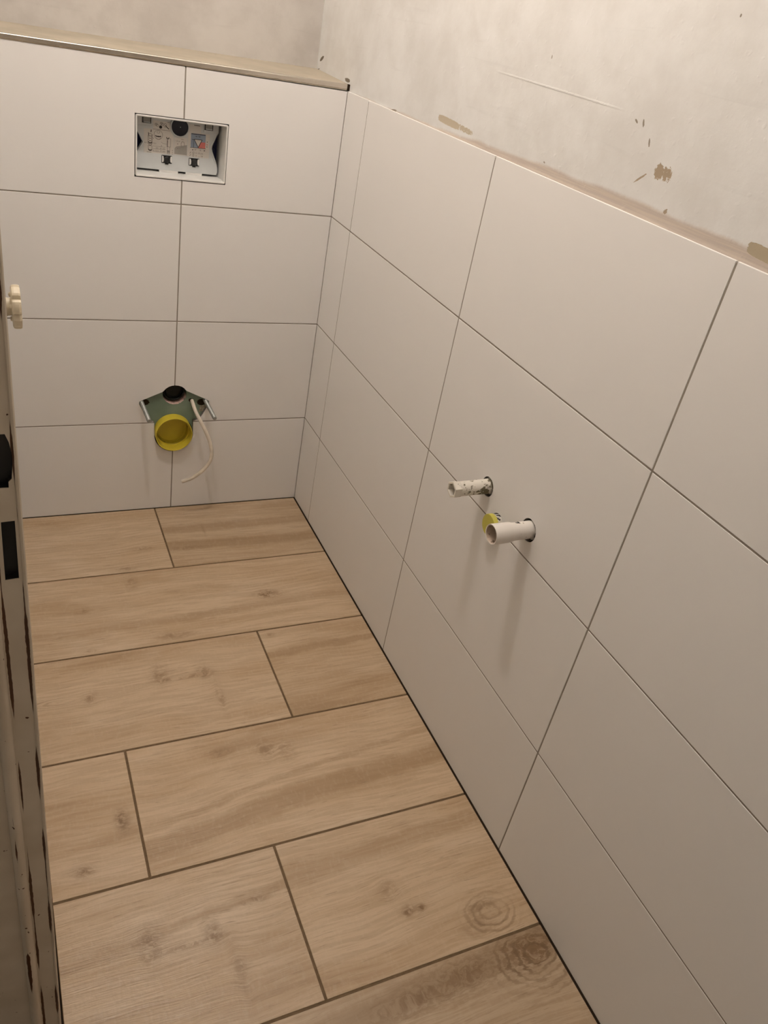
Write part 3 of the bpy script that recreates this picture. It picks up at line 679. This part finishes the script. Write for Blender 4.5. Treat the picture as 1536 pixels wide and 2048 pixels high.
# ------------------------------------------------------------------ basin connections on the right wall
def hole_lining(hy, hz, hr): lathe('pipe_hole', [(hr, -.0005), (hr, -.045), (0, -.045)], (0.0006, hy, hz), (-1, 0, 0), 'gap', wr, 40)
for h in HOLES: hole_lining(*h)
t1 = thing('water_pipe_plug', (0, PLUG1[0], PLUG1[1]), 'white cement-spotted pipe plug with hexagonal socket end, the upper one', 'pipe plug', 'plugs on the right wall')
c1 = (0.0, PLUG1[0]+.0005, PLUG1[1]+.0005)
AX1 = (-1, 0.0, -.02)
lathe('body', [(.0138, -.040), (.0148, -.002), (.0148, .004), (.0146, .066), (.0150, .0668)], c1, AX1, 'plug_dirty', t1, 36)
# hexagonal head with an open hexagonal socket
bm = bmesh.new()
D = Vector(AX1).normalized(); U = D.cross(Vector((0, 0, 1))).normalized(); V = U.cross(D)
def hexring(r, t, rot=30): return [bm.verts.new(Vector(c1)+D*t+(U*math.cos(math.radians(rot+60*k))+V*math.sin(math.radians(rot+60*k)))*r) for k in range(6)]
R = [hexring(.0152, .0640), hexring(.0172, .0665), hexring(.0172, .0800), hexring(.0166, .0806), hexring(.0134, .0806), hexring(.0128, .0800), hexring(.0122, .0640)]
for A, B in zip(R, R[1:]):
    for k in range(6): bm.faces.new((A[k], A[(k+1) % 6], B[(k+1) % 6], B[k]))
bm.faces.new(R[0]); bm.faces.new(R[-1])
link('hexagonal_head', me_from(bm, 'plug_dirty'), t1)
lathe('mortar_collar', [(.0168, -.012), (.0172, -.006), (.0164, -.004), (.0146, -.004)], c1, AX1, 'sleeve', t1, 28)

t2 = thing('water_pipe_plug', (0, PLUG2[0], PLUG2[1]), 'smooth clean white pipe plug with round hollow end, the lower one', 'pipe plug', 'plugs on the right wall')
c2 = (0.0, PLUG2[0], PLUG2[1]+.0010); AX2 = (-1, .0, -.02)
lathe('body', [(.0158, -.040), (.0165, -.004), (.0165, .030), (.0168, .036), (.0182, .042), (.0186, .046), (.0190, .0785), (.0186, .0800), (.0176, .0800), (.0168, .0795)], c2, AX2, 'plug_clean', t2, 44)
lathe('socket', [(.0168, .0796), (.0156, .0640), (.0120, .0600), (.0, .0590)], c2, AX2, 'plug_inside', t2, 40)
lathe('mortar_collar', [(.0190, -.012), (.0198, -.006), (.0188, -.003), (.0165, -.003)], c2, AX2, 'sleeve', t2, 28)
lathe('mortar_spot', [(0, .0010), (.0030, .0006), (.0046, 0)], (-.0255, c2[1]+.0035, c2[2]+.0155), (0, .15, 1), 'sleeve', t2, 9, scal=lambda q: 1+.45*math.sin(q*19))

t3 = thing('yellow_drain_cap', (0, DRAIN[0], DRAIN[1]), 'flat yellow round cap between and behind the two white pipe plugs', 'pipe cap')
c3 = (0.0, DRAIN[0], DRAIN[1]+.0005)
lathe('pipe', [(.0205, -.042), (.0205, .0150)], c3, (-1, 0, 0), 'sleeve', t3, 36)
lathe('cap', [(.0205, .0100), (.0219, .0102), (.0219, .0186), (.0212, .0196), (0, .0200)], c3, (-1, 0, 0), 'yellow_cap', t3, 48)

# ------------------------------------------------------------------ cream turn knob on the left wall
kn = thing('valve_knob', (XL, -1.20, 1.0660), 'small cream plastic turn knob beside the worn door frame', 'valve knob')
ck = (XL, -1.20, 1.0665)
lathe('stem', [(.0145, 0), (.0140, .004), (.0110, .010), (.0090, .0160), (.0090, .0215)], ck, (1, 0, 0), 'cream', kn, 24)
bm = bmesh.new()
lob = lambda q: 1.03-.20*max(0, math.cos(q*2*math.pi*7+.9))**4
bm_lathe(bm, [(0, .0195), (.0190, .0195), (.0212, .0205), (.0216, .0225), (.0216, .0262), (.0208, .0282), (.0150, .0286), (.0140, .0276), (0, .0276)], ck, (1, 0, 0), 56, lob)
link('wheel', me_from(bm, 'cream'), kn)
for k in range(3):
    a = math.radians(40+120*k)
    lathe('spoke_bump', [(0, .0022), (.0022, .0016), (.0028, 0)], (XL+.0195, ck[1]+.014*math.cos(a), ck[2]+.014*math.sin(a)), (-1, 0, 0), 'cream', kn, 12)

# ------------------------------------------------------------------ ceiling lamp: bare bulb on a short flex (above the picture)
lm = thing('ceiling_lamp', (LAMP_POS[0], LAMP_POS[1], ZC), 'bare warm bulb in a socket hanging from the ceiling', 'lamp')
c = (LAMP_POS[0], LAMP_POS[1], ZC)
lathe('ceiling_rose', [(0, .0), (.045, 0), (.045, .008), (.030, .022), (.0, .024)], c, (0, 0, -1), 'white_plastic', lm, 28)
bm = bmesh.new(); bm_tube(bm, [(c[0], c[1], ZC-.02), (c[0], c[1], LAMP_POS[2]+.085)], .0035, 10); link('flex', me_from(bm, 'white_plastic', True), lm)
lathe('socket', [(0, -.090), (.016, -.088), (.020, -.070), (.020, -.036), (.0, -.034)], LAMP_POS, (0, 0, -1), 'white_plastic', lm, 24)
n = NB('glowing_bulb'); n.b.inputs['Base Color'].default_value = (1, .9, .8, 1)
n.b.inputs['Emission Color'].default_value = (*LAMP_COLOR, 1); n.b.inputs['Emission Strength'].default_value = LAMP_STRENGTH
lathe('bulb', [(.012, -.036), (.013, -.024), (.020, -.010), (.0225, .001), (.020, .011), (.012, .019), (0, .022)], LAMP_POS, (0, 0, -1), n.m, lm, 20)
